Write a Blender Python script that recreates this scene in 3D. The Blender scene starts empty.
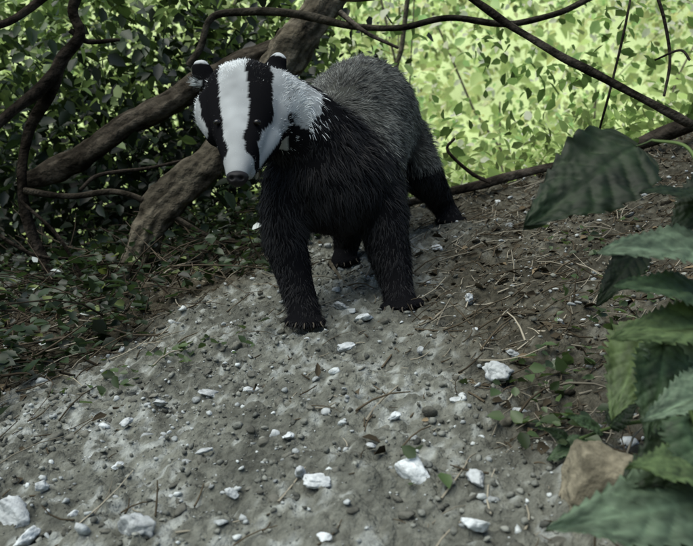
import bpy, math, numpy as np
from mathutils import Vector
rng=np.random.default_rng(7)
sc=bpy.context.scene
CZ=0.5
def S(px,py,d):
    return np.array([(px-346.5)/800*d, d, CZ+(273-py)/800*d])
# ---------------------------------------------------------------- noise
def _h(i,j,k,s):
    n=(i.astype(np.int64)*374761393+j.astype(np.int64)*668265263+k.astype(np.int64)*1274126177+s*974711)&0xffffffff
    n=((n^(n>>13))*1274126177)&0xffffffff
    n=(n^(n>>16))&0xffffff
    return n/float(0xffffff)
def vn(x,y,z,s=0):
    x=np.asarray(x,float);y=np.asarray(y,float);z=np.asarray(z,float)+x*0
    i=np.floor(x);j=np.floor(y);k=np.floor(z)
    fx=x-i;fy=y-j;fz=z-k
    fx=fx*fx*(3-2*fx);fy=fy*fy*(3-2*fy);fz=fz*fz*(3-2*fz)
    r=0
    for a in(0,1):
        for b in(0,1):
            for c in(0,1):
                w=(fx if a else 1-fx)*(fy if b else 1-fy)*(fz if c else 1-fz)
                r=r+w*_h(i+a,j+b,k+c,s)
    return r*2-1
def fbm(x,y,z,f,o=3,s=0):
    r=0;a=1
    for q in range(o):
        r=r+a*vn(x*f+q*7.3,y*f+q*3.1,np.asarray(z)*f,s+q);a*=.5;f*=2.03
    return r
def sstep(a,b,x):
    t=np.clip((x-a)/(b-a),0,1);return t*t*(3-2*t)
# ---------------------------------------------------------------- ground height
def Gbase(x,y):
    x=np.asarray(x,float);y=np.asarray(y,float)
    yc=2.12+0.05*x
    over=np.maximum(y-yc,0)
    yy=np.maximum(np.minimum(y,yc),-1.2)
    z=.014+.306*yy-np.minimum(.12*over,.45)*(1-np.exp(-over*3))
    z=z+.16*2*np.tanh(x/2)+.13*np.clip(x-.45,0,1.2)*sstep(.9,1.8,y)
    z=z-.05*sstep(-.3,-.9,x)*sstep(1.3,2.,y)
    z=z+.62*np.clip(y-9,0,22)          # added hillside, coloured pale as if sunlit, closing sky gaps behind the thicket
    return z
def G(x,y,fine=True):
    z=Gbase(x,y)+.014*fbm(x,y,0,3.1,2,3)
    if fine:
        z=z+.009*fbm(x,y,0,17,2,11)+.009*np.abs(fbm(x,y,0,48,3,21))+.004*fbm(x,y,0,120,1,31)-.003
    return z
# ---------------------------------------------------------------- mesh helpers
def build(name,v,f,col=None,smooth=True,mat=None,parent=None):
    v=np.asarray(v,np.float32);f=np.asarray(f,np.int32);k=f.shape[1]
    me=bpy.data.meshes.new(name)
    me.vertices.add(len(v));me.vertices.foreach_set('co',v.ravel())
    me.loops.add(f.size);me.loops.foreach_set('vertex_index',f.ravel())
    me.polygons.add(len(f));me.polygons.foreach_set('loop_start',np.arange(0,f.size,k,dtype=np.int32))
    me.update(calc_edges=True)
    if smooth: me.polygons.foreach_set('use_smooth',np.ones(len(f),bool))
    if col is not None:
        c=np.ones((len(v),4),np.float32);c[:,:3]=col
        a=me.color_attributes.new('Col','FLOAT_COLOR','POINT');a.data.foreach_set('color',c.ravel())
    me.validate()
    o=bpy.data.objects.new(name,me);sc.collection.objects.link(o)
    if mat: me.materials.append(mat)
    if parent: o.parent=parent
    return o
def empty(name,loc=(0,0,0)):
    o=bpy.data.objects.new(name,None);sc.collection.objects.link(o);o.empty_display_size=.05
    return o
def norm(a): return a/np.maximum(np.linalg.norm(a,axis=-1,keepdims=True),1e-9)
def catmull(P,n):
    P=np.asarray(P,float);Q=np.vstack([2*P[0]-P[1],P,2*P[-1]-P[-2]]);out=[]
    for i in range(len(P)-1):
        a,b,c,d=Q[i:i+4]
        for t in np.linspace(0,1,n,endpoint=False):
            out.append(.5*((2*b)+(c-a)*t+(2*a-5*b+4*c-d)*t*t+(3*b-a-3*c+d)*t**3))
    out.append(P[-1]);return np.array(out)
# ---------------------------------------------------------------- materials
def mat_new(name):
    m=bpy.data.materials.new(name);m.use_nodes=True;nt=m.node_tree;nt.nodes.clear()
    return m,nt,nt.nodes,nt.links
def mat_attr(name,rough=.7,spec=.3,bump=None,noise=None):
    m,nt,N,L=mat_new(name)
    o=N.new('ShaderNodeOutputMaterial');a=N.new('ShaderNodeAttribute');a.attribute_name='Col'
    if spec>.12:
        p=N.new('ShaderNodeBsdfPrincipled');p.inputs['Roughness'].default_value=rough;p.inputs['Specular IOR Level'].default_value=spec;ci=p.inputs['Base Color']
    else:
        p=N.new('ShaderNodeBsdfDiffuse');ci=p.inputs['Color']
    src=a.outputs['Color']
    tc=N.new('ShaderNodeTexCoord')
    if noise:
        n=N.new('ShaderNodeTexNoise');n.inputs['Scale'].default_value=noise[0];n.inputs['Detail'].default_value=5
        L.new(tc.outputs['Object'],n.inputs['Vector'])
        r=N.new('ShaderNodeMapRange');r.inputs[1].default_value=.3;r.inputs[2].default_value=.7;r.inputs[3].default_value=1-noise[1];r.inputs[4].default_value=1+noise[1]
        L.new(n.outputs['Fac'],r.inputs[0])
        mx=N.new('ShaderNodeVectorMath');mx.operation='SCALE';L.new(src,mx.inputs[0]);L.new(r.outputs[0],mx.inputs['Scale']);src=mx.outputs[0]
    L.new(src,ci)
    if bump:
        n=N.new('ShaderNodeTexNoise');n.inputs['Scale'].default_value=bump[0];n.inputs['Detail'].default_value=5
        L.new(tc.outputs['Object'],n.inputs['Vector'])
        b=N.new('ShaderNodeBump');b.inputs['Strength'].default_value=bump[1];b.inputs['Distance'].default_value=bump[2]
        L.new(n.outputs['Fac'],b.inputs['Height']);L.new(b.outputs[0],p.inputs['Normal'])
    L.new(p.outputs[0],o.inputs[0]);return m
def mat_leaf(name,trans=.5,boost=(2.6,2.4,1.2),rough=.5,spec=.4):
    m,nt,N,L=mat_new(name)
    o=N.new('ShaderNodeOutputMaterial');a=N.new('ShaderNodeAttribute');a.attribute_name='Col'
    if spec>0:
        p=N.new('ShaderNodeBsdfPrincipled')
        p.inputs['Roughness'].default_value=rough;p.inputs['Specular IOR Level'].default_value=spec
        L.new(a.outputs['Color'],p.inputs['Base Color'])
    else:
        p=N.new('ShaderNodeBsdfDiffuse');L.new(a.outputs['Color'],p.inputs['Color'])
    t=N.new('ShaderNodeBsdfTranslucent');mu=N.new('ShaderNodeVectorMath');mu.operation='MULTIPLY';mu.inputs[1].default_value=boost
    L.new(a.outputs['Color'],mu.inputs[0]);L.new(mu.outputs[0],t.inputs['Color'])
    mx=N.new('ShaderNodeMixShader');mx.inputs[0].default_value=trans
    L.new(p.outputs[0],mx.inputs[1]);L.new(t.outputs[0],mx.inputs[2]);L.new(mx.outputs[0],o.inputs[0]);return m
M_soil=mat_attr('soil',.95,.1,bump=(190,.9,.008),noise=(90,.35))
M_stone=mat_attr('chalk_flint',.85,.1,bump=(170,.7,.004),noise=(110,.3))
M_litter=mat_attr('litter',.8,.1)
M_bark=mat_attr('bark',.9,.1,bump=(60,1,.014),noise=(35,.55))
M_leaf=mat_leaf('sun_tinted_leaf',.5,(1.3,1.28,1.15),spec=0)  # reads leaf colours that have sunlight painted in
M_under=mat_leaf('undergrowth_leaf',.25,(1.8,1.8,1.2),.45,.4)
M_nettle=mat_leaf('nettle_leaf',.25,(1.6,1.6,1.2),.6,.3)
M_fur=mat_attr('badger_fur',.65,.22)
M_skin=mat_attr('badger_skin',.8,.1)
def mat_plain(name,c,r=.5,s=.5):
    m,nt,N,L=mat_new(name);o=N.new('ShaderNodeOutputMaterial');p=N.new('ShaderNodeBsdfPrincipled')
    n=N.new('ShaderNodeTexNoise');n.inputs['Scale'].default_value=300
    tc=N.new('ShaderNodeTexCoord');L.new(tc.outputs['Object'],n.inputs['Vector'])
    cr=N.new('ShaderNodeMixRGB');cr.inputs[1].default_value=(*[q*.7 for q in c],1);cr.inputs[2].default_value=(*c,1);L.new(n.outputs['Fac'],cr.inputs[0])
    L.new(cr.outputs[0],p.inputs['Base Color']);p.inputs['Roughness'].default_value=r;p.inputs['Specular IOR Level'].default_value=s
    L.new(p.outputs[0],o.inputs[0]);return m
M_eye=mat_plain('eye',(.01,.008,.006),.2,.35)
M_nose=mat_plain('nose',(.009,.008,.009),.6,.2)
# ---------------------------------------------------------------- ground
def axis(a,b,step,lo,hi,g=1.13):
    mid=np.arange(a,b,step)
    r=[];x=mid[-1];s=step
    while x<hi: s*=g;x+=s;r.append(x)
    l=[];x=mid[0];s=step
    while x>lo: s*=g;x-=s;l.append(x)
    return np.concatenate([l[::-1],mid,r])
xs=axis(-.9,1.0,.0042,-60,60);ys=axis(.5,2.15,.0042,-60,90)
X,Y=np.meshgrid(xs,ys);Z=G(X,Y)
nx,ny=len(xs),len(ys)
idx=np.arange(nx*ny).reshape(ny,nx)
F=np.stack([idx[:-1,:-1],idx[:-1,1:],idx[1:,1:],idx[1:,:-1]],-1).reshape(-1,4)
x=X.ravel();y=Y.ravel()
def litterzone(x,y):   # 1 = rooty/leafy dark litter, 0 = bare chalky spoil
    r=sstep(.08,.40,x+.14*vn(x*4,y*4,0,5)-.10*(1.0-y))
    l=sstep(0,.2,y-(1.12+(x+.476)*1.4)+.1*vn(x*6,y*6,0,6))*sstep(-.1,-.25,x)
    b=sstep(2.0,2.3,y)
    return np.maximum(np.maximum(r*.85,l),b)
lz=litterzone(x,y)
n1=fbm(x,y,0,9,3,41);n2=fbm(x,y,0,60,2,51)
c0=np.array([.128,.132,.112]);c1=np.array([.060,.055,.040]);c2=np.array([.25,.265,.245])
col=c0*(1-lz[:,None])+c1*lz[:,None]
col=col*(1+.28*n1+.28*n2)[:,None]
w=(sstep(.45,.85,n2+.4*n1+.25*sstep(.1,-.5,x))*(1-lz))[:,None];col=col*(1-w)+c2*w
far=sstep(2.4,4,np.hypot(x,y))[:,None];hill=sstep(8,10,y)[:,None]
col=col*(1-far)+(np.array([.05,.08,.025])*(1-hill)+np.array([.44,.53,.24])*hill*(1+.3*fbm(x,y,0,1.1,3,8))[:,None])*far  # green of the added hill raised to look sunlit
build('ground',np.stack([x,y,Z.ravel()],-1),F,np.clip(col,.01,.8),True,M_soil)
# ---------------------------------------------------------------- stones
def ico(sub):
    import bmesh
    bm=bmesh.new();bmesh.ops.create_icosphere(bm,subdivisions=sub,radius=1)
    v=np.array([q.co[:] for q in bm.verts]);f=np.array([[q.index for q in p.verts] for p in bm.faces]);bm.free();return v,f
def randrot(n):
    q=norm(rng.normal(size=(n,4)));w,x,y,z=q.T
    return np.stack([1-2*(y*y+z*z),2*(x*y-z*w),2*(x*z+y*w),2*(x*y+z*w),1-2*(x*x+z*z),2*(y*z-x*w),2*(x*z-y*w),2*(y*z+x*w),1-2*(x*x+y*y)],-1).reshape(n,3,3)
def stones(name,P,R,C,sub=2,flat=.6,smooth=False,sink=.3):
    v,f=ico(sub);n=len(P)
    sc3=np.stack([rng.uniform(.7,1.3,n),rng.uniform(.6,1.1,n),rng.uniform(.45,.9,n)],-1)
    V=np.repeat(v[None],n,0)
    for q in range(7):
        pl=norm(rng.normal(size=(n,3)));h=rng.uniform(.5,.85,n)
        dd=np.einsum('nkj,nj->nk',V,pl)-h[:,None];V=V-np.maximum(dd,0)[...,None]*pl[:,None]
    off=rng.uniform(-50,50,(n,1,3));q=v[None]*1.5+off
    d=1+.3*vn(q[...,0],q[...,1],q[...,2],3)+.12*vn(q[...,0]*3,q[...,1]*3,q[...,2]*3,4)
    V=V*d[...,None]*sc3[:,None]*1.15
    V=np.einsum('nij,nkj->nki',randrot(n),V)
    V[...,2]*=flat
    V=V*R[:,None,None]+P[:,None]
    V[...,2]+=(R*flat*(1-sink)-R*flat*.45)[:,None]
    Fq=(f[None]+np.arange(n)[:,None,None]*len(v)).reshape(-1,3)
    build(name,V.reshape(-1,3),Fq,np.repeat(C,len(v),0),smooth,M_stone)
def scatter(n,xr,yr,keep):
    x=rng.uniform(*xr,n);y=rng.uniform(*yr,n);k=rng.uniform(size=n)<keep(x,y);return x[k],y[k]
x,y=scatter(42000,(-.9,1.0),(.5,2.15),lambda x,y:(1-.7*litterzone(x,y))*.85*(.35+.65*sstep(-.4,.4,fbm(x,y,0,6,2,77))))
r=.0012+.0048*rng.random(len(x))**4.5
C=np.array([.145,.15,.132])*rng.uniform(.4,1.6,(len(x),1));wh=rng.random(len(x))<.2;C[wh]=np.array([.42,.45,.44])*rng.uniform(.5,1.15,(wh.sum(),1))
stones('gravel',np.stack([x,y,G(x,y)+r*.25],-1),r,C,1,.75)
x,y=scatter(520,(-.8,.9),(.5,2.1),lambda x,y:(1-.6*litterzone(x,y)))
r=.0035+.008*rng.random(len(x))**3
C=np.array([.44,.47,.465])*rng.uniform(.45,1.1,(len(x),1))
stones('chalk_pebbles',np.stack([x,y,G(x,y)+.001],-1),r,C,2,.7)
def onground(px,py):
    d=np.linspace(.4,2.2,400);P=np.stack([(px-346.5)/800*d,d,CZ+(273-py)/800*d],-1)
    g=G(P[:,0],P[:,1],False);k=np.argmin(np.abs(P[:,2]-g));return np.array([P[k,0],d[k],g[k]])
big=[(498,380,20),(458,405,8),(138,537,24),(413,478,16),(15,522,21),(478,486,15),(512,358,8),(468,304,9),(203,457,7),(316,487,12),(126,428,8),(437,252,7),(300,478,9),(210,398,9),(40,492,8),(345,352,9),(476,532,12),(118,470,7),(372,452,6),(250,395,7),(288,440,6),(420,355,6),(560,325,6),(24,546,14),(395,420,7),(232,500,7),(340,310,8),(362,324,9),(325,545,9),(75,520,6),(160,408,7)]
P=np.array([onground(a,b) for a,b,_ in big])+[0,0,.005];R=np.array([c/800*p[1] for (_,_,c),p in zip(big,P)])
stones('chalk_stones',P,R,np.array([.5,.53,.53])*rng.uniform(.55,1.1,(len(P),1)),4,.65,True,.3)
x,y=scatter(2200,(-.85,1.0),(.5,2.1),lambda x,y:.7+0*x);r=.004+.008*rng.random(len(x))**3
lz=litterzone(x,y)[:,None];C=(np.array([.12,.12,.102])*(1-lz)+np.array([.055,.048,.034])*lz)*rng.uniform(.6,1.3,(len(x),1))
stones('soil_clods',np.stack([x,y,G(x,y)],-1),r,C,2,.7,False,.5)
# ---------------------------------------------------------------- sticks
def sticks(name,P,D,Ln,R,C,bend=.15,mat=None,parent=None):
    n=len(P);D=norm(D);up=norm(rng.normal(size=(n,3)));s=norm(np.cross(D,up));t=np.cross(D,s)
    V=[]
    for k,u in enumerate((0,.33,.66,1)):
        c=P+D*(Ln*u)[:,None]+s*(Ln*bend*np.sin(u*3.1)*1)[:,None]
        rr=R*(1-.45*u)
        for a in range(4):
            an=a*math.pi/2;V.append(c+(s*math.cos(an)+t*math.sin(an))*rr[:,None])
    V=np.stack(V,1)
    f=[[k*4+a,k*4+(a+1)%4,k*4+4+(a+1)%4,k*4+4+a] for k in range(3) for a in range(4)]
    Fq=(np.array(f)[None]+np.arange(n)[:,None,None]*16).reshape(-1,4)
    return build(name,V.reshape(-1,3),Fq,np.repeat(C,16,0),True,mat or M_litter,parent)
x,y=scatter(17000,(-.95,1.1),(.45,2.2),lambda x,y:.07+.85*litterzone(x,y))
n=len(x);an=rng.normal(.7,.8,n);D=np.stack([np.cos(an),np.sin(an),.16*np.cos(an)+.3*np.sin(an)+rng.normal(.03,.14,n)],-1)
Ln=.012+.085*rng.random(n)**2.4
C=np.where(rng.random((n,1))<.4,np.array([[.24,.22,.17]]),np.array([[.07,.058,.04]]))*rng.uniform(.5,1.3,(n,1))
sticks('twig_litter',np.stack([x,y,G(x,y)+.003],-1),D,Ln,rng.uniform(.0005,.0012,n)*(1+Ln*8),C,.1)
# ---------------------------------------------------------------- leaves
def leaves(name,P,D,Nn,Ln,W,C,mat,fold=.25,droop=.15,parent=None):
    n=len(P);D=norm(D);s=norm(np.cross(D,Nn));N2=np.cross(s,D)
    sh=[(0,0,0),(.5,.3,fold*.5),(.38,.68,fold*.3),(0,1,-droop),(-.38,.68,fold*.3),(-.5,.3,fold*.5)]
    V=np.stack([P+s*(W*a)[:,None]+D*(Ln*b)[:,None]+N2*(W*c)[:,None] for a,b,c in sh],1)
    f=np.array([[0,1,2,3],[0,3,4,5]])
    Fq=(f[None]+np.arange(n)[:,None,None]*6).reshape(-1,4)
    return build(name,V.reshape(-1,3),Fq,np.repeat(C,6,0),False,mat,parent)
def clump(n,cen,rad,k,zmul=.7):
    ci=rng.integers(0,k,n);return cen[ci]+rng.normal(size=(n,3))*rad*np.array([1,1,zmul]),ci
def rnd_dir(n,up=.0): 
    d=rng.normal(size=(n,3));d[:,2]+=up;return norm(d)
x,y=scatter(4200,(-1,1.1),(.5,2.25),lambda x,y:.02+.55*litterzone(x,y));n=len(x)
C=np.where(rng.random((n,1))<.25,[[.14,.11,.07]],[[.055,.046,.032]])*rng.uniform(.5,1.4,(n,1))
leaves('leaf_litter',np.stack([x,y,G(x,y)+.004],-1),rnd_dir(n)*[1,1,.3],norm(rng.normal(size=(n,3))*.5+[0,-.3,1]),rng.uniform(.01,.028,n),rng.uniform(.006,.015,n),C,M_litter,.5,.4)
# far thicket, sunlight painted in as pale leaf colour
K=380
cx=rng.uniform(-5.5,5.5,K);cy=rng.uniform(3.1,7.5,K)
cz=Gbase(cx,cy)+rng.uniform(-.1,1,K)*(.8+.45*cy)
cen=np.stack([cx,cy,cz],-1)
n=34000;P,ci=clump(n,cen,.34,K)
tone=rng.uniform(.3,1.5,K)[ci]
C=np.array([.50,.61,.25])*tone[:,None]*rng.uniform(.5,1.4,(n,1));C[:,0]*=rng.uniform(.75,1.15,n)
hl=rng.random(n)<.22;C[hl]=np.array([.78,.84,.62])  # near-white leaves are painted hot highlights
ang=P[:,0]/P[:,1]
lf=sstep(-.02,-.22,ang)*sstep(7.5,5.5,P[:,1]);C*=(1-.66*lf)[:,None]  # leaves towards the left darkened as painted shade
Ln=rng.uniform(.03,.08,n)
leaves('sun_tinted_thicket',P,rnd_dir(n,-.3),norm(rng.normal(size=(n,3))*.5+[-.2,-.6,.8]),Ln,Ln*.62,np.clip(C,0,.74),M_leaf)
n=12000;P=np.stack([rng.uniform(-10,10,n),rng.uniform(7.5,11,n),rng.uniform(-.3,5.5,n)],-1)
C=np.array([.52,.62,.30])*rng.uniform(.5,1.5,(n,1))*(1+.4*fbm(P[:,0],P[:,1],P[:,2],.8,2,3))[:,None];Ln=rng.uniform(.10,.22,n)  # pale greens paint sunlight onto the far leaves
leaves('distant_trees',P,rnd_dir(n,-.3),norm(rng.normal(size=(n,3))*.4+[0,-.9,.5]),Ln,Ln*.7,np.clip(C,0,.72),M_leaf)
n=45;x=rng.uniform(-5,5,n);y=rng.uniform(3,7.5,n)
sticks('thicket_stems',np.stack([x,y,Gbase(x,y)-.1],-1),np.stack([rng.normal(0,.4,n),rng.normal(0,.3,n),np.ones(n)],-1),rng.uniform(1.5,3.8,n),rng.uniform(.005,.014,n),np.array([.12,.11,.08])*rng.uniform(.6,1.3,(n,1)),.08,M_bark)
# shrub on the left (mid distance), shade painted in as dark leaf colour
K=190
cen=np.stack([rng.uniform(-2.3,-.1,K),rng.uniform(2.15,3.1,K),np.zeros(K)],-1);cen[:,2]=Gbase(cen[:,0],cen[:,1])+rng.random(K)**1.1*.72
n=19000;P,ci=clump(n,cen,.13,K)
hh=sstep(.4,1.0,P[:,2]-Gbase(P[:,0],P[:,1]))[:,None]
C=(np.array([.009,.018,.007])*(1-hh)+np.array([.055,.092,.03])*hh)*rng.uniform(.4,1.5,K)[ci][:,None]*rng.uniform(.6,1.3,(n,1));hl=rng.random(n)<.03;C[hl]=[.17,.25,.09];Ln=rng.uniform(.02,.055,n)  # darkest low down as painted shade; odd pale leaves are painted highlights
leaves('shade_tinted_shrub',P,rnd_dir(n,-.3),norm(rng.normal(size=(n,3))*.5+[0,-.4,.8]),Ln,Ln*.6,C,M_under)
x,y=scatter(17000,(-1.5,-.05),(1.05,2.6),lambda x,y:sstep(0,.22,y-(1.14+(x+.476)*1.4)+.12*vn(x*6,y*6,0,6))*(.35+.65*sstep(-.3,.4,fbm(x,y,0,7,2,9))))
n=len(x);hh=rng.random(n)**2*.10
C=np.array([.019,.034,.013])*rng.uniform(.3,1.7,(n,1))
yl=rng.random(n)<.05;C[yl]=np.array([.12,.15,.05]);wl=rng.random(n)<.012;C[wl]=np.array([.5,.55,.53])  # yellowish leaves, plus a few whitened to paint in glints
Ln=rng.uniform(.012,.034,n)
leaves('ivy_undergrowth',np.stack([x,y,G(x,y,False)+.006+hh],-1),rnd_dir(n)*[1,1,.4],norm(rng.normal(size=(n,3))*.45+[0,-.35,1]),Ln,Ln*.7,C,M_under)
x,y=scatter(800,(-1.3,-.1),(1.15,2.4),lambda x,y:sstep(0,.22,y-(1.14+(x+.476)*1.4)))
n=len(x);Ln=rng.uniform(.05,.24,n)
sticks('dead_stems',np.stack([x,y,G(x,y,False)+.01+.06*rng.random(n)],-1),rnd_dir(n)*[1,1,.35]+[0,0,.08],Ln,rng.uniform(.0007,.0025,n),np.array([.055,.045,.033])*rng.uniform(.3,1.8,(n,1)),.12,M_litter)
x,y=scatter(5000,(.1,2.6),(2.1,3.4),lambda x,y:.9+0*x);n=len(x)
C=np.array([.36,.48,.17])*rng.uniform(.3,1.5,(n,1));Ln=rng.uniform(.02,.05,n)
leaves('bank_herbs',np.stack([x,y,Gbase(x,y)+rng.random(n)*.16],-1),rnd_dir(n,.3),norm(rng.normal(size=(n,3))*.5+[0,-.3,.8]),Ln,Ln*.55,C,M_leaf)
sp=[(560,372,.035,26),(590,245,.05,30),(180,365,.03,22),(240,350,.02,8),(555,440,.03,34),(420,480,.012,4),(620,330,.05,34),(330,240,.02,8),(520,400,.03,14),(100,395,.03,18),(600,300,.05,20),(545,385,.03,16)]
PP=[];
for px,py,rr,k in sp:
    c=onground(px,py);q=c+rng.normal(size=(k,3))*[rr,rr,rr*.35];q[:,2]=G(q[:,0],q[:,1],False)+.006+rng.random(k)*.02;PP.append(q)
PP=np.vstack(PP);n=len(PP);C=np.array([.045,.072,.025])*rng.uniform(.5,1.5,(n,1));Ln=rng.uniform(.010,.024,n)
leaves('seedlings',PP,rnd_dir(n)*[1,1,.4],norm(rng.normal(size=(n,3))*.4+[0,-.4,1]),Ln,Ln*.7,C,M_under)
# ---------------------------------------------------------------- branches
def tube(name,pts,mat=M_bark,parent=None,segs=14,n=10,rough=.12,col=(.085,.07,.05)):
    A=np.array([[*S(a,b,d),r/800*d] for a,b,d,r in pts]);Q=catmull(A,n)
    c=Q[:,:3];r=np.maximum(Q[:,3],.0008);T=norm(np.gradient(c,axis=0));up=np.array([.2,.9,.3])
    wob=.3*r[:,None]*np.stack([vn(c[:,0]*12,c[:,1]*12,c[:,2]*12,70+q) for q in range(3)],-1);c=c+wob
    s=norm(np.cross(T,up));t=np.cross(T,s)
    an=np.linspace(0,2*math.pi,segs,endpoint=False)
    ring=s[:,None]*np.cos(an)[None,:,None]+t[:,None]*np.sin(an)[None,:,None]
    base=c[:,None]+ring*r[:,None,None]
    ns=1+rough*fbm(base[...,0],base[...,1],base[...,2],18,3,8)+rough*.5*np.sin(an*3+c[:,2:3]*9)
    L_=np.concatenate([[0],np.cumsum(np.linalg.norm(np.diff(c,axis=0),axis=1))])[:,None]+0*an
    rid=np.abs(vn(np.cos(an)*3.3+L_*2,np.sin(an)*3.3,L_*9,12))+.5*np.abs(vn(np.cos(an)*7,np.sin(an)*7+L_*3,L_*22,13))
    ns=ns+rough*.9*(rid-.4)
    V=c[:,None]+ring*(r[:,None]*ns)[...,None]
    m=len(c);i=np.arange(m*segs).reshape(m,segs);j=np.roll(i,-1,1)
    Fq=np.stack([i[:-1],j[:-1],j[1:],i[1:]],-1).reshape(-1,4)
    f=fbm(base[...,0],base[...,1],base[...,2]*.4,14,3,17).ravel()
    C=np.array(col)*((1+.5*f)*(.5+1.1*rid.ravel()))[:,None]
    return build(name,V.reshape(-1,3),Fq,np.clip(C,.006,.5),True,mat,parent)
tr=empty('leaning_tree')
tube('trunk',[(84,390,1.78,18),(104,330,1.78,13),(140,255,1.78,14),(165,205,1.8,18),(215,155,1.83,15),(262,90,1.86,17),(300,38,1.9,18),(335,-15,1.95,18),(390,-120,2.1,20),(420,-280,2.4,22),(390,-420,2.8,18),(330,-520,3.2,10)],parent=tr,segs=48,n=26,col=(.066,.058,.043),rough=.22)
tube('limb',[(22,182,1.95,7),(55,172,1.95,12),(100,148,1.93,11),(150,115,1.92,12),(195,86,1.9,12),(240,62,1.9,10),(290,45,1.9,9)],parent=tr,col=(.036,.031,.024),segs=28,n=18,rough=.18)
tube('bough',[(188,66,1.8,3.5),(200,48,1.8,3.5),(212,18,1.8,3.5),(245,12,1.8,4),(300,14,1.8,4),(352,26,1.8,3.5),(400,28,1.8,3.2),(450,18,1.8,3),(510,24,1.82,3.2),(560,12,1.84,3.2),(600,-8,1.86,3)],parent=tr,col=(.03,.027,.021),segs=10)
tube('spur',[(340,12,1.8,3),(365,32,1.78,2.2),(398,48,1.76,1.3)],parent=tr,segs=8,col=(.04,.035,.028))
tube('root_limb',[(100,372,1.7,9),(60,385,1.6,7),(30,420,1.5,5),(5,450,1.42,3)],parent=tr,col=(.06,.052,.04),segs=16)
tube('twig_a',[(330,-5,1.7,3),(360,-2,1.72,3),(420,-10,1.75,3)],parent=tr,segs=8)
b=empty('overhanging_branch')
tube('stem',[(440,-25,1.5,3.2),(475,2,1.5,3.4),(530,38,1.5,3.6),(585,68,1.5,4),(640,97,1.5,4.2),(693,124,1.5,4.6),(760,150,1.5,5),(900,180,1.55,7)],parent=b,col=(.035,.031,.025),segs=12)
tube('twig_b',[(655,-10,1.6,1.6),(664,20,1.6,1.6),(670,60,1.6,1.5),(664,96,1.6,1.2)],parent=b,segs=6,col=(.025,.022,.018))
tube('twig_c',[(632,-10,1.6,1.2),(622,40,1.6,1.2),(610,90,1.6,1.2),(598,135,1.65,1)],parent=b,segs=6,col=(.025,.022,.018))
tube('twig_d',[(690,60,1.5,1.2),(680,50,1.5,1.2),(655,60,1.5,.8)],parent=b,segs=6,col=(.025,.022,.018))
b=empty('dead_branch')
dk=(.024,.020,.016)
tube('stem',[(85,-20,1.7,5),(72,10,1.7,5),(80,35,1.7,5),(60,62,1.7,7),(48,95,1.72,7),(30,130,1.75,5),(22,180,1.75,5),(30,230,1.78,5),(52,275,1.8,5),(66,310,1.8,4)],parent=b,col=dk,segs=12)
tube('fork',[(62,62,1.7,6),(40,90,1.68,6),(15,110,1.65,5),(-15,135,1.6,5)],parent=b,col=dk,segs=10)
tube('fork_b',[(-15,30,1.6,4),(15,18,1.62,4),(50,-8,1.65,4)],parent=b,col=dk,segs=10)
tube('twig_a',[(24,190,1.75,4),(70,196,1.75,3),(120,192,1.76,3),(170,215,1.78,3),(215,238,1.8,2.5),(262,246,1.85,2)],parent=b,col=(.035,.03,.023),segs=8)
tube('twig_b',[(80,190,1.8,2),(100,175,1.8,2),(150,168,1.82,1.6),(185,160,1.84,1)],parent=b,col=dk,segs=6)
tube('twig_c',[(70,30,1.7,3),(88,42,1.72,2.5),(120,40,1.75,1.5)],parent=b,col=dk,segs=6)
tube('twig_d',[(20,200,1.7,2),(60,240,1.7,2),(95,300,1.72,1.6),(120,330,1.74,1)],parent=b,col=dk,segs=6)
tube('twig_e',[(-10,230,1.7,2),(35,255,1.72,2),(90,262,1.76,1.5),(140,285,1.8,1)],parent=b,col=dk,segs=6)
b=empty('exposed_root')
tube('root',[(405,205,2.0,3),(450,192,2.02,4),(495,180,2.03,5),(545,168,2.04,4),(600,158,2.03,5),(650,140,2.0,7),(700,118,1.98,9),(760,95,1.98,9)],parent=b,col=(.035,.03,.024),segs=10)
tube('root_tip',[(490,182,2.0,2),(470,172,2.0,2),(448,150,2.0,1.5),(455,138,2.0,1)],parent=b,col=(.03,.025,.02),segs=6)
b=empty('fallen_stick')
tube('stick',[(190,300,1.62,4),(225,310,1.55,3.5),(262,292,1.6,3)],parent=b,col=(.05,.04,.03),segs=8)
tube('stick_b',[(352,292,1.45,2.5),(366,278,1.5,2.5),(372,268,1.52,2)],parent=b,col=(.25,.22,.17),segs=8)
tube('stick_c',[(355,300,1.42,1.5),(330,262,1.56,2)],parent=b,col=(.17,.15,.11),segs=8)
K=80
cen=np.array([S(a,b_,d) for a,b_,d in zip(rng.uniform(-40,330,K),rng.uniform(-60,130,K),rng.uniform(2.1,3.0,K))])
n=3400;P,ci=clump(n,cen,.10,K)
C=np.array([.10,.15,.048])*rng.uniform(.3,1.7,(n,1));hl=rng.random(n)<.12;C[hl]=[.42,.52,.26];Ln=rng.uniform(.02,.055,n)  # some leaves paled as painted highlights
leaves('leaf_spray',P,rnd_dir(n,-.4),norm(rng.normal(size=(n,3))*.6+[0,-.3,.8]),Ln,Ln*.6,C,M_leaf,parent=tr)
K=22
cen=np.array([S(a,b_,d) for a,b_,d in zip(rng.uniform(380,700,K),rng.uniform(0,130,K),rng.uniform(1.8,2.6,K))])
n=300;P,ci=clump(n,cen,.05,K)
C=np.array([.15,.24,.07])*rng.uniform(.4,1.4,(n,1));Ln=rng.uniform(.02,.045,n)
leaves('leaf_spray',P,rnd_dir(n,-.4),norm(rng.normal(size=(n,3))*.6+[0,-.3,.8]),Ln,Ln*.6,C,M_leaf,parent=tr)
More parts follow.
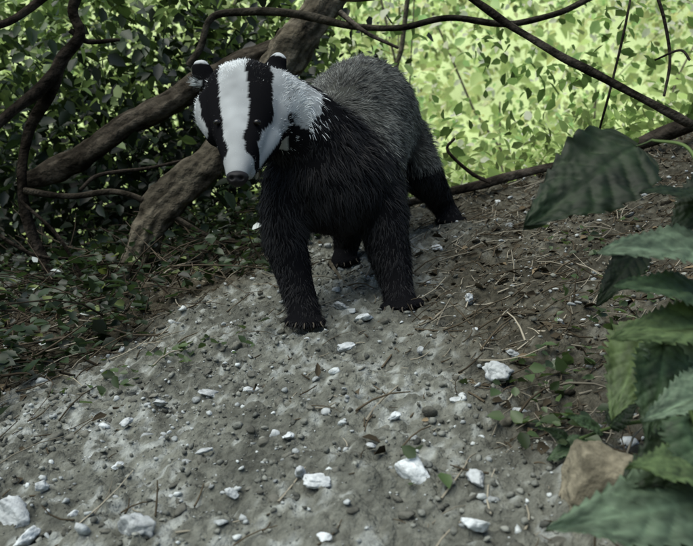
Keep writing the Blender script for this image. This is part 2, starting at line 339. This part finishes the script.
# ---------------------------------------------------------------- nettle leaves
def bigleaf(name,base,tip,width,nrm,parent,col,droop=.15,heart=.3,nl=130,nw=12,serr=.2,curl=.1,nt_=14):
    base=np.array(base);tip=np.array(tip);D=tip-base;Lg=np.linalg.norm(D);D=D/Lg
    s=norm(np.cross(D,np.array(nrm,float)));N2=np.cross(s,D)
    t=np.linspace(0,1,nl)
    prof=np.nan_to_num(np.sin(np.pi*np.clip(t,0,1)**.58)**.75*(1-.3*t));prof=np.clip(prof,0,None);prof/=prof.max();prof[0]=.03;prof[-1]=0
    tooth=((t*nt_)%1)
    u=np.linspace(-1,1,2*nw+1)
    T,U=np.meshgrid(t,u,indexing='ij')
    w_=prof[:,None]*(1-serr*(tooth[:,None])*np.abs(U)**5)
    lat=U*w_*width*.5
    back=heart*np.abs(U)**1.5*width*.35*(1-T)
    lon=T*Lg-back*.6
    vein=np.abs(((T*7-np.abs(U)*1.6)%1)-.5)*2
    h=-droop*Lg*T**2+.10*width*np.abs(U)*w_-curl*width*U**2*w_+.035*width*(1-vein**3)*np.minimum(np.abs(U)*3,1)*w_
    h+=.06*width*np.array(vn(T*4+base[0]*50,U*2,0,5))+.014*width*vn(T*25,U*12,0,9)
    V=base+s*lat[...,None]+D*lon[...,None]+N2*h[...,None]
    vv=np.clip(sstep(.86,1,vein)+sstep(.1,.0,np.abs(U)),0,1)
    f=.8+.35*fbm(T*3+base[2]*40,U*2,0,2,2,6)+.15*vn(T*30,U*15,0,8)
    C=np.array(col)*f[...,None]*(1+.4*vv[...,None])
    i=np.arange(V.shape[0]*V.shape[1]).reshape(V.shape[:2])
    Fq=np.stack([i[:-1,:-1],i[:-1,1:],i[1:,1:],i[1:,:-1]],-1).reshape(-1,4)
    return build(name,V.reshape(-1,3),Fq,C.reshape(-1,3),True,M_nettle,parent)
g1=(.052,.088,.042);g2=(.115,.165,.105);g3=(.013,.026,.009);g4=(.095,.14,.055)
def plant(name,stem,lv):
    e=empty(name);tube('stem',stem,parent=e,segs=8,rough=.03,col=(.09,.13,.05),mat=M_litter)
    for k,(b0,t0,w,nn,c,kw) in enumerate(lv):
        bp=S(*b0);tp=S(*t0);bigleaf('leaf_%d'%(k+1),bp,tp,w/800*b0[2],nn,e,c,**kw)
        sp_=np.array([S(*q[:3]) for q in stem]);sp_=catmull(sp_,6);j=sp_[np.argmin(np.linalg.norm(sp_-bp,axis=1))]
        sticks('petiole_%d'%(k+1),j[None],(bp-j)[None],np.array([np.linalg.norm(bp-j)]),np.array([.0012]),np.array([[.07,.1,.045]]),.04,M_litter,e)
plant('nettle_plant',[(760,600,.80,4),(735,480,.80,3.5),(722,380,.79,3),(712,290,.78,3),(705,205,.80,2.5),(690,150,.84,2),(652,140,.88,1.4)],[
 ((636,146,.88),(524,226,.82),100,(-.1,-.85,.5),g3,dict(droop=.03,nt_=9,serr=.12)),
 ((722,252,.80),(612,232,.73),70,(0,-.75,.8),g2,{}),
 ((716,300,.80),(630,268,.72),62,(0,-.75,.8),g1,{}),
 ((720,205,.82),(650,176,.78),46,(.1,-.5,.9),g3,{}),
 ((725,325,.80),(632,320,.70),66,(0,-.85,.6),g4,{}),
 ((672,330,.79),(718,440,.72),90,(.1,-.85,.5),g2,{}),
 ((648,325,.80),(614,410,.74),70,(-.2,-.8,.6),g4,{}),
 ((665,345,.77),(655,440,.73),66,(.1,-.8,.6),g1,{}),
 ((720,180,.84),(670,232,.80),54,(0,-.6,.8),g3,{}),
 ((735,380,.74),(650,408,.69),66,(0,-.7,.8),g2,{}),
 ((640,250,.90),(598,300,.86),40,(-.1,-.8,.6),g3,{}),
])
plant('nettle_plant',[(740,640,.66,4),(725,560,.66,3.5),(715,480,.66,3),(690,410,.67,2.5)],[
 ((722,500,.66),(552,522,.58),100,(0,-.70,.7),g2,dict(droop=.06)),
 ((705,440,.68),(622,480,.63),70,(-.1,-.7,.6),g3,{}),
 ((692,420,.67),(724,520,.61),84,(.2,-.8,.5),g1,{}),
 ((725,560,.64),(600,566,.57),84,(0,-.5,.9),g1,{}),
 ((715,470,.66),(640,452,.60),64,(0,-.6,.8),g4,{}),
])
plant('bramble_sprig',[(660,420,.85,2),(620,425,.84,1.8),(575,440,.84,1.5)],[
 ((585,440,.84),(548,455,.82),26,(0,-.6,.8),g1,{}),
 ((600,430,.84),(572,412,.82),26,(0,-.6,.8),g1,{}),
 ((610,425,.84),(640,395,.82),30,(0,-.7,.8),g3,{}),
 ((570,442,.84),(545,425,.83),22,(0,-.7,.8),g3,{}),
])
v,f=ico(5);V=v*1.0
for pl,h in (((.1,-.25,1),.55),((-1,-.2,.45),.62),((-.25,-1,-.1),.5),((.9,-.5,.3),.62),((.3,-.8,.6),.66),((-.5,-.8,.5),.64),((.6,.1,.8),.7)):
    pl=norm(np.array(pl,float));V=V-np.maximum(V@pl-h,0)[:,None]*pl
V=V*(1+.14*fbm(V[:,0],V[:,1],V[:,2],2.2,4,5))[:,None]*np.array([.047,.04,.052])
c=onground(606,500)+[0,.0,.014];build('tan_stone',V+c,f,np.array([.165,.15,.108])*(1+.5*fbm(V[:,0],V[:,1],V[:,2],45,4,3))[:,None],True,M_stone)
# ---------------------------------------------------------------- BADGER
bad=empty('badger')
balls=[]
def chain(pts,n=12):
    A=np.array([[*S(a,b_,d),rx/800*d,ry/800*d,rz/800*d] for a,b_,d,rx,ry,rz in pts])
    for q in catmull(A,n): balls.append(q)
chain([(322,170,1.35,48,44,52),(335,178,1.38,60,52,58),(344,155,1.46,58,56,70),(355,130,1.56,54,54,66),(366,118,1.66,49,52,58),(378,126,1.76,42,43,46),(384,136,1.82,28,28,30)])
chain([(330,160,1.36,46,44,50),(300,128,1.32,42,40,42),(268,104,1.285,37,37,37),(248,96,1.265,36,34,34)])
chain([(300,172,1.35,34,34,38),(288,205,1.34,28,30,32),(286,240,1.335,22,24,24),(294,275,1.33,18,19,20),(302,303,1.315,16,16,16),(305,317,1.30,17,17,12)])
chain([(366,178,1.40,36,36,38),(382,212,1.39,26,32,32),(387,245,1.38,22,25,24),(394,272,1.37,18,19,20),(398,292,1.355,16,16,16),(401,304,1.34,18,17,11)])
chain([(402,145,1.76,28,34,34),(420,172,1.76,21,28,24),(434,190,1.80,15,17,16),(443,206,1.85,12,13,12),(449,217,1.84,13,18,9)])
chain([(360,170,1.62,30,34,34),(352,205,1.60,24,28,24),(348,232,1.65,16,18,16),(346,250,1.68,12,12,12),(344,262,1.65,14,18,9)])
chain([(388,128,1.84,14,14,14),(397,150,1.93,11,11,11),(401,170,1.97,6,6,6)],6)
# skull -> tapering muzzle, swung a little to the badger's right
chain([(246,98,1.27,43,32,38),(243,112,1.235,38,30,33),(241,130,1.20,29,26,25),(240,147,1.165,22,22,19),(239,162,1.14,16,16,14),(237,175,1.118,11.5,11,10)],8)
# lower jaw, behind and below the muzzle
chain([(262,140,1.225,20,20,18),(254,158,1.185,13,14,12),(246,174,1.148,9,9,7)],6)
chain([(278,112,1.265,24,24,26),(262,128,1.235,22,20,22)],5)
chain([(212,112,1.26,17,20,24),(219,128,1.23,16,18,20)],5)
for a in(224,256): balls.append(np.array([*S(a,108,1.205),.016,.016,.016]))
EARS=((203,73,1.285),(276,66,1.28))
for (a,b_,d),tl in zip(EARS,(-1,1)):
    for k,(dx,dz,r) in enumerate(((0,-.012,.016),(0,0,.018),(.003*tl,.007,.016))):
        balls.append(np.array([*(S(a,b_,d)+[dx,0,dz]),r,.009,r]))
toes=[]
for (px,py,d,spread) in((305,322,1.28,26),(402,309,1.315,28),(451,221,1.81,20),(344,266,1.62,20)):
    for k in range(5):
        o_=(k-2)/2
        c=S(px+o_*spread*.62,py-abs(o_)*2,d+abs(o_)*.012-.012)
        c[2]=max(G(c[0],c[1],False)+.006,c[2]-.003)
        balls.append(np.array([*c,.0085,.016,.009]));toes.append((c,o_))
bv,bf=ico(3);V=[];Fb=[]
for k,q in enumerate(balls):
    V.append(bv*q[3:6]+q[:3]);Fb.append(bf+k*len(bv))
bo=build('badger_body',np.vstack(V),np.vstack(Fb))
rm=bo.modifiers.new('r','REMESH');rm.mode='VOXEL';rm.voxel_size=.0042
sm=bo.modifiers.new('s','SMOOTH');sm.factor=.5;sm.iterations=6
dg=bpy.context.evaluated_depsgraph_get();me=bpy.data.meshes.new_from_object(bo.evaluated_get(dg))
bpy.data.objects.remove(bo)
me.calc_loop_triangles()
nv=len(me.vertices);vc=np.empty(nv*3,np.float32);me.vertices.foreach_get('co',vc);vc=vc.reshape(-1,3)
vnrm=np.empty(nv*3,np.float32);me.vertices.foreach_get('normal',vnrm);vnrm=vnrm.reshape(-1,3)
nt_=len(me.loop_triangles);tri=np.empty(nt_*3,np.int32);me.loop_triangles.foreach_get('vertices',tri);tri=tri.reshape(-1,3)
Hd=S(244,95,1.26);Nd=S(238,178,1.115);ax=(Nd-Hd);HL=np.linalg.norm(ax);ax=ax/HL
ux=np.array([1,0,0.])-ax*ax[0];ux=ux/np.linalg.norm(ux);un=np.cross(ux,ax)
if un[1]>0: un=-un
def headco(p):
    q=p-Hd;return q@ax/HL,q@ux,q@un
def earmask(p):
    m=np.zeros(len(p),bool)
    for a,b_,d in EARS:
        q=p-S(a,b_,d);m|=(np.linalg.norm(q*[1,1.2,1],axis=1)<.030)&(q[:,2]>-.010)
    return m
def regions(p):
    s,l,n_=headco(p)
    hw=sstep(-.42,-.28,s)*sstep(-.085,-.05,n_)*sstep(.105,.085,np.abs(l))*sstep(1.33,1.29,p[:,1])
    gh=p[:,2]-Gbase(p[:,0],p[:,1])
    leg=sstep(.2,.12,gh)
    return s,l,n_,hw,gh,leg
def furcolor(p,rnd):
    s,l,n_,hw,gh,leg=regions(p)
    nz=.012*fbm(p[:,0],p[:,1],p[:,2],30,2,4)
    black=np.array([.008,.008,.009]);white=np.array([.70,.74,.745])
    m=len(p)
    root=np.tile(black,(m,1));mid=root.copy();tip=root.copy()*1.2
    line=.700+.10*(p[:,1]-1.36)-.09*np.maximum(p[:,0]-.02,0)
    g=sstep(-.045,.04,p[:,2]-line+nz*2)*sstep(1.31,1.385,p[:,1]+nz)*(leg<.5)
    isg=rnd[:,0]<g
    tone=(.4+.9*rnd[:,1])*(1+.5*fbm(p[:,0],p[:,1],p[:,2],14,2,44))
    tone=tone[:,None]
    root[isg]=(np.array([.075,.078,.068])*tone)[isg];mid[isg]=(np.array([.03,.032,.029])*tone)[isg];tip[isg]=(np.array([.29,.305,.28])*tone)[isg]
    pc=S(300,104,1.27);q_=(p-pc);dd=np.linalg.norm(q_*[.85,.8,1.3],axis=1)
    wq=sstep(.066,.022,dd+nz*2)*(p[:,1]<1.37)
    sc_=np.clip(s,0,1)
    lc=l+.014*(1-sc_)
    al=np.abs(lc)
    # blaze narrows a little down the muzzle; the black bands follow it to beside the nose
    w0=.0215-.0085*sstep(.35,.8,s)
    w1=np.where(lc>0,.060-.030*sstep(.2,.8,s),.056-.030*sstep(.1,.75,s))
    band=sstep(w0-.003,w0+.003,al+nz*.25)*sstep(w1+.004,w1-.004,al+nz*.3)*sstep(.92,.76,s)
    under=sstep(-.016,-.030,n_)*sstep(.15,.4,s)
    edge=sstep(.094,.068,np.abs(l)+.03*sc_+nz*.8)
    edge=np.where(l>0,np.maximum(edge,wq),1)
    edge=np.where(al<w0+.004,1,edge)
    fw=np.where(hw>.5,(1-band*.985)*(1-under*.93)*edge,wq)
    isw=rnd[:,2]<fw
    tw=((.68+.45*rnd[:,1])*(1+.2*fbm(p[:,0],p[:,1],p[:,2],45,2,91)))[:,None]
    tw=np.minimum(tw,1.08)*(1-.22*sstep(.6,1,s))[:,None]
    for arr,k in((root,.55),(mid,.92),(tip,1)): arr[isw]=(white*tw*k)[isw]
    isb=(hw>.5)&(~isw)
    for arr in(root,mid,tip): arr[isb]=black
    gb=isb&(band>.5)&(rnd[:,0]<.14)
    tip[gb]=.13
    for a,b_,d in EARS:
        c=S(a,b_,d);q=(p-c);inn=np.linalg.norm(q*[1,1.2,1],axis=1)<.032
        rim=inn&(q[:,2]+.25*np.abs(q[:,0])+nz*.4>.0175);bl=inn&~rim&(q[:,2]>-.014)
        for arr in(root,mid,tip): arr[bl]=black;arr[rim]=white*.7
    return root,mid,tip
rt,_,_=furcolor(vc,np.full((nv,3),.5))
ca=me.color_attributes.new('Col','FLOAT_COLOR','POINT');cc=np.ones((nv,4),np.float32);cc[:,:3]=rt*.8;ca.data.foreach_set('color',cc.ravel())
me.polygons.foreach_set('use_smooth',np.ones(len(me.polygons),bool))
me.materials.clear();me.materials.append(M_skin)
body=bpy.data.objects.new('body',me);sc.collection.objects.link(body);body.parent=bad
# fur strands
A,B,Cc=vc[tri[:,0]],vc[tri[:,1]],vc[tri[:,2]]
ar=np.linalg.norm(np.cross(B-A,Cc-A),axis=1)/2
cenT=(A+B+Cc)/3
_,_,_,hw,gh,leg=regions(cenT)
wgt=ar*(1+3*hw+.6*leg);wgt/=wgt.sum()
NH=140000
k=rng.choice(len(tri),NH,p=wgt);u=rng.random(NH);v_=rng.random(NH);fl=u+v_>1;u[fl]=1-u[fl];v_[fl]=1-v_[fl]
hp=A[k]*(1-u-v_)[:,None]+B[k]*u[:,None]+Cc[k]*v_[:,None]
hn=norm(vnrm[tri[k,0]]*(1-u-v_)[:,None]+vnrm[tri[k,1]]*u[:,None]+vnrm[tri[k,2]]*v_[:,None])
s,l,n_,hw,gh,leg=regions(hp)
flow=np.tile([.22,.95,-.35],(NH,1))
flow=flow*(1-leg[:,None])+np.array([0,.12,-1])*leg[:,None]
chest=(sstep(1.40,1.34,hp[:,1])*(1-leg)*(1-hw))[:,None];flow=flow*(1-chest)+np.array([.3,.45,-1])*chest
hf=-ax+ux*(l/.05)[:,None]*.45
flow=flow*(1-hw[:,None])+hf*hw[:,None]
flow=norm(flow);flow=flow-hn*np.sum(flow*hn,1,keepdims=True);flow=norm(flow)
clp=np.stack([fbm(hp[:,0],hp[:,1],hp[:,2],38,2,60+q) for q in range(3)],-1)
flow=norm(flow+rng.normal(size=(NH,3))*.18+clp*.35)
length=.026*(1-leg)+.013*leg
length=length*(1-hw)+hw*(.0045+.006*sstep(.045,.075,np.abs(l))+.005*sstep(.2,-.2,s))
nk=sstep(.09,.06,np.linalg.norm(hp-S(298,112,1.27),axis=1))*(1-hw);length=length*(1-.45*nk)
em=earmask(hp);length=np.where(em,.0045,length)
length*=rng.uniform(.6,1.2,NH);length*=np.where(gh<.03,.5,1)
lift=(.36-.16*hw)[:,None]
d0=norm(flow+hn*lift);d1=norm(flow+hn*.10+np.array([0,0,-.18]))
p0=hp-hn*.002;p1=p0+d0*(length*.5)[:,None];p2=p1+d1*(length*.5)[:,None]
sd=norm(np.cross(d0,hn)+rng.normal(size=(NH,3))*.35)
wd=(.00055*(1-hw)+.0004*hw)*rng.uniform(.7,1.3,NH)
wd=wd[:,None]
HV=np.stack([p0-sd*wd,p0+sd*wd,p1-sd*wd*.85,p1+sd*wd*.85,p2-sd*wd*.15,p2+sd*wd*.15],1)
rt,mi,tp=furcolor(hp,rng.random((NH,3)))
HC=np.stack([rt,rt,mi,mi,tp,tp],1)
fq=np.array([[0,1,3,2],[2,3,5,4]])
HF=(fq[None]+np.arange(NH)[:,None,None]*6).reshape(-1,4)
build('fur',HV.reshape(-1,3),HF,HC.reshape(-1,3),True,M_fur,bad)
def blob(name,c,r,mat,shape=None):
    v,f=ico(4)
    if shape: v=shape(v.copy())
    return build(name,v*np.array(r)+c,f,None,True,mat,bad)
def surf(px,py):
    for q in np.linspace(1.0,1.4,300):
        p=S(px,py,q)
        if np.min(np.linalg.norm(vc-p,axis=1))<.006: return p
    return S(px,py,1.2)
for nm,a,b_ in(('eye_a',257,122),('eye_b',217,122)):
    c=surf(a,b_);blob(nm,c+np.array([0,.0025,0]),(.0055,.005,.0045),M_eye)
def nshape(v):      # broad at the top, notched and narrowing towards the lip, with two nostril pits
    v[:,0]*=1+.28*v[:,2];v[:,1]+=.10*np.exp(-(v[:,0]/.16)**2)*(v[:,2]<.2)
    for sg in(-1,1):
        d2=(v[:,0]-sg*.42)**2+(v[:,2]-.0)**2;v[:,1]+=.5*np.exp(-d2/.045)*(v[:,1]<0)
    return v
c=S(237.5,179,1.106);blob('nose',c,(.0150,.014,.0115),M_nose,nshape)
CP=np.array([t[0] for t in toes]);CO=np.array([t[1] for t in toes])
sticks('claws',CP+np.array([0,-.012,.001]),np.stack([CO*.3,-np.ones(len(CO)),-.55*np.ones(len(CO))],-1),np.full(len(CO),.015),np.full(len(CO),.0015),np.tile([.08,.07,.055],(len(CO),1)),.1,M_litter,bad)
# ---------------------------------------------------------------- light
sun_to=norm(np.array([-.35,-.35,.87]))
w=bpy.data.worlds.new('World');sc.world=w;w.use_nodes=True;nt=w.node_tree
bg=nt.nodes['Background'];sky=nt.nodes.new('ShaderNodeTexSky');sky.sky_type='NISHITA';sky.sun_disc=False
el=math.asin(sun_to[2]);az=math.atan2(sun_to[0],sun_to[1]);sky.sun_elevation=el;sky.sun_rotation=az
nt.links.new(sky.outputs[0],bg.inputs[0]);bg.inputs[1].default_value=.15
sl=bpy.data.lights.new('sun','SUN');sl.energy=4.4;sl.angle=math.radians(60);sl.color=(1,.985,.88)
so=bpy.data.objects.new('sun',sl);sc.collection.objects.link(so);so.rotation_euler=Vector(-sun_to).to_track_quat('-Z','Y').to_euler()
# ---------------------------------------------------------------- camera
cd=bpy.data.cameras.new('camera');co=bpy.data.objects.new('camera',cd);sc.collection.objects.link(co)
co.location=(0,0,CZ);co.rotation_euler=(math.radians(90),0,0);cd.sensor_width=36;cd.lens=36*800/693;cd.clip_start=.02;cd.clip_end=300
cd.dof.use_dof=True;cd.dof.focus_distance=1.3;cd.dof.aperture_fstop=9
sc.camera=co
sc.view_settings.view_transform='Standard';sc.view_settings.look='None';sc.view_settings.exposure=0
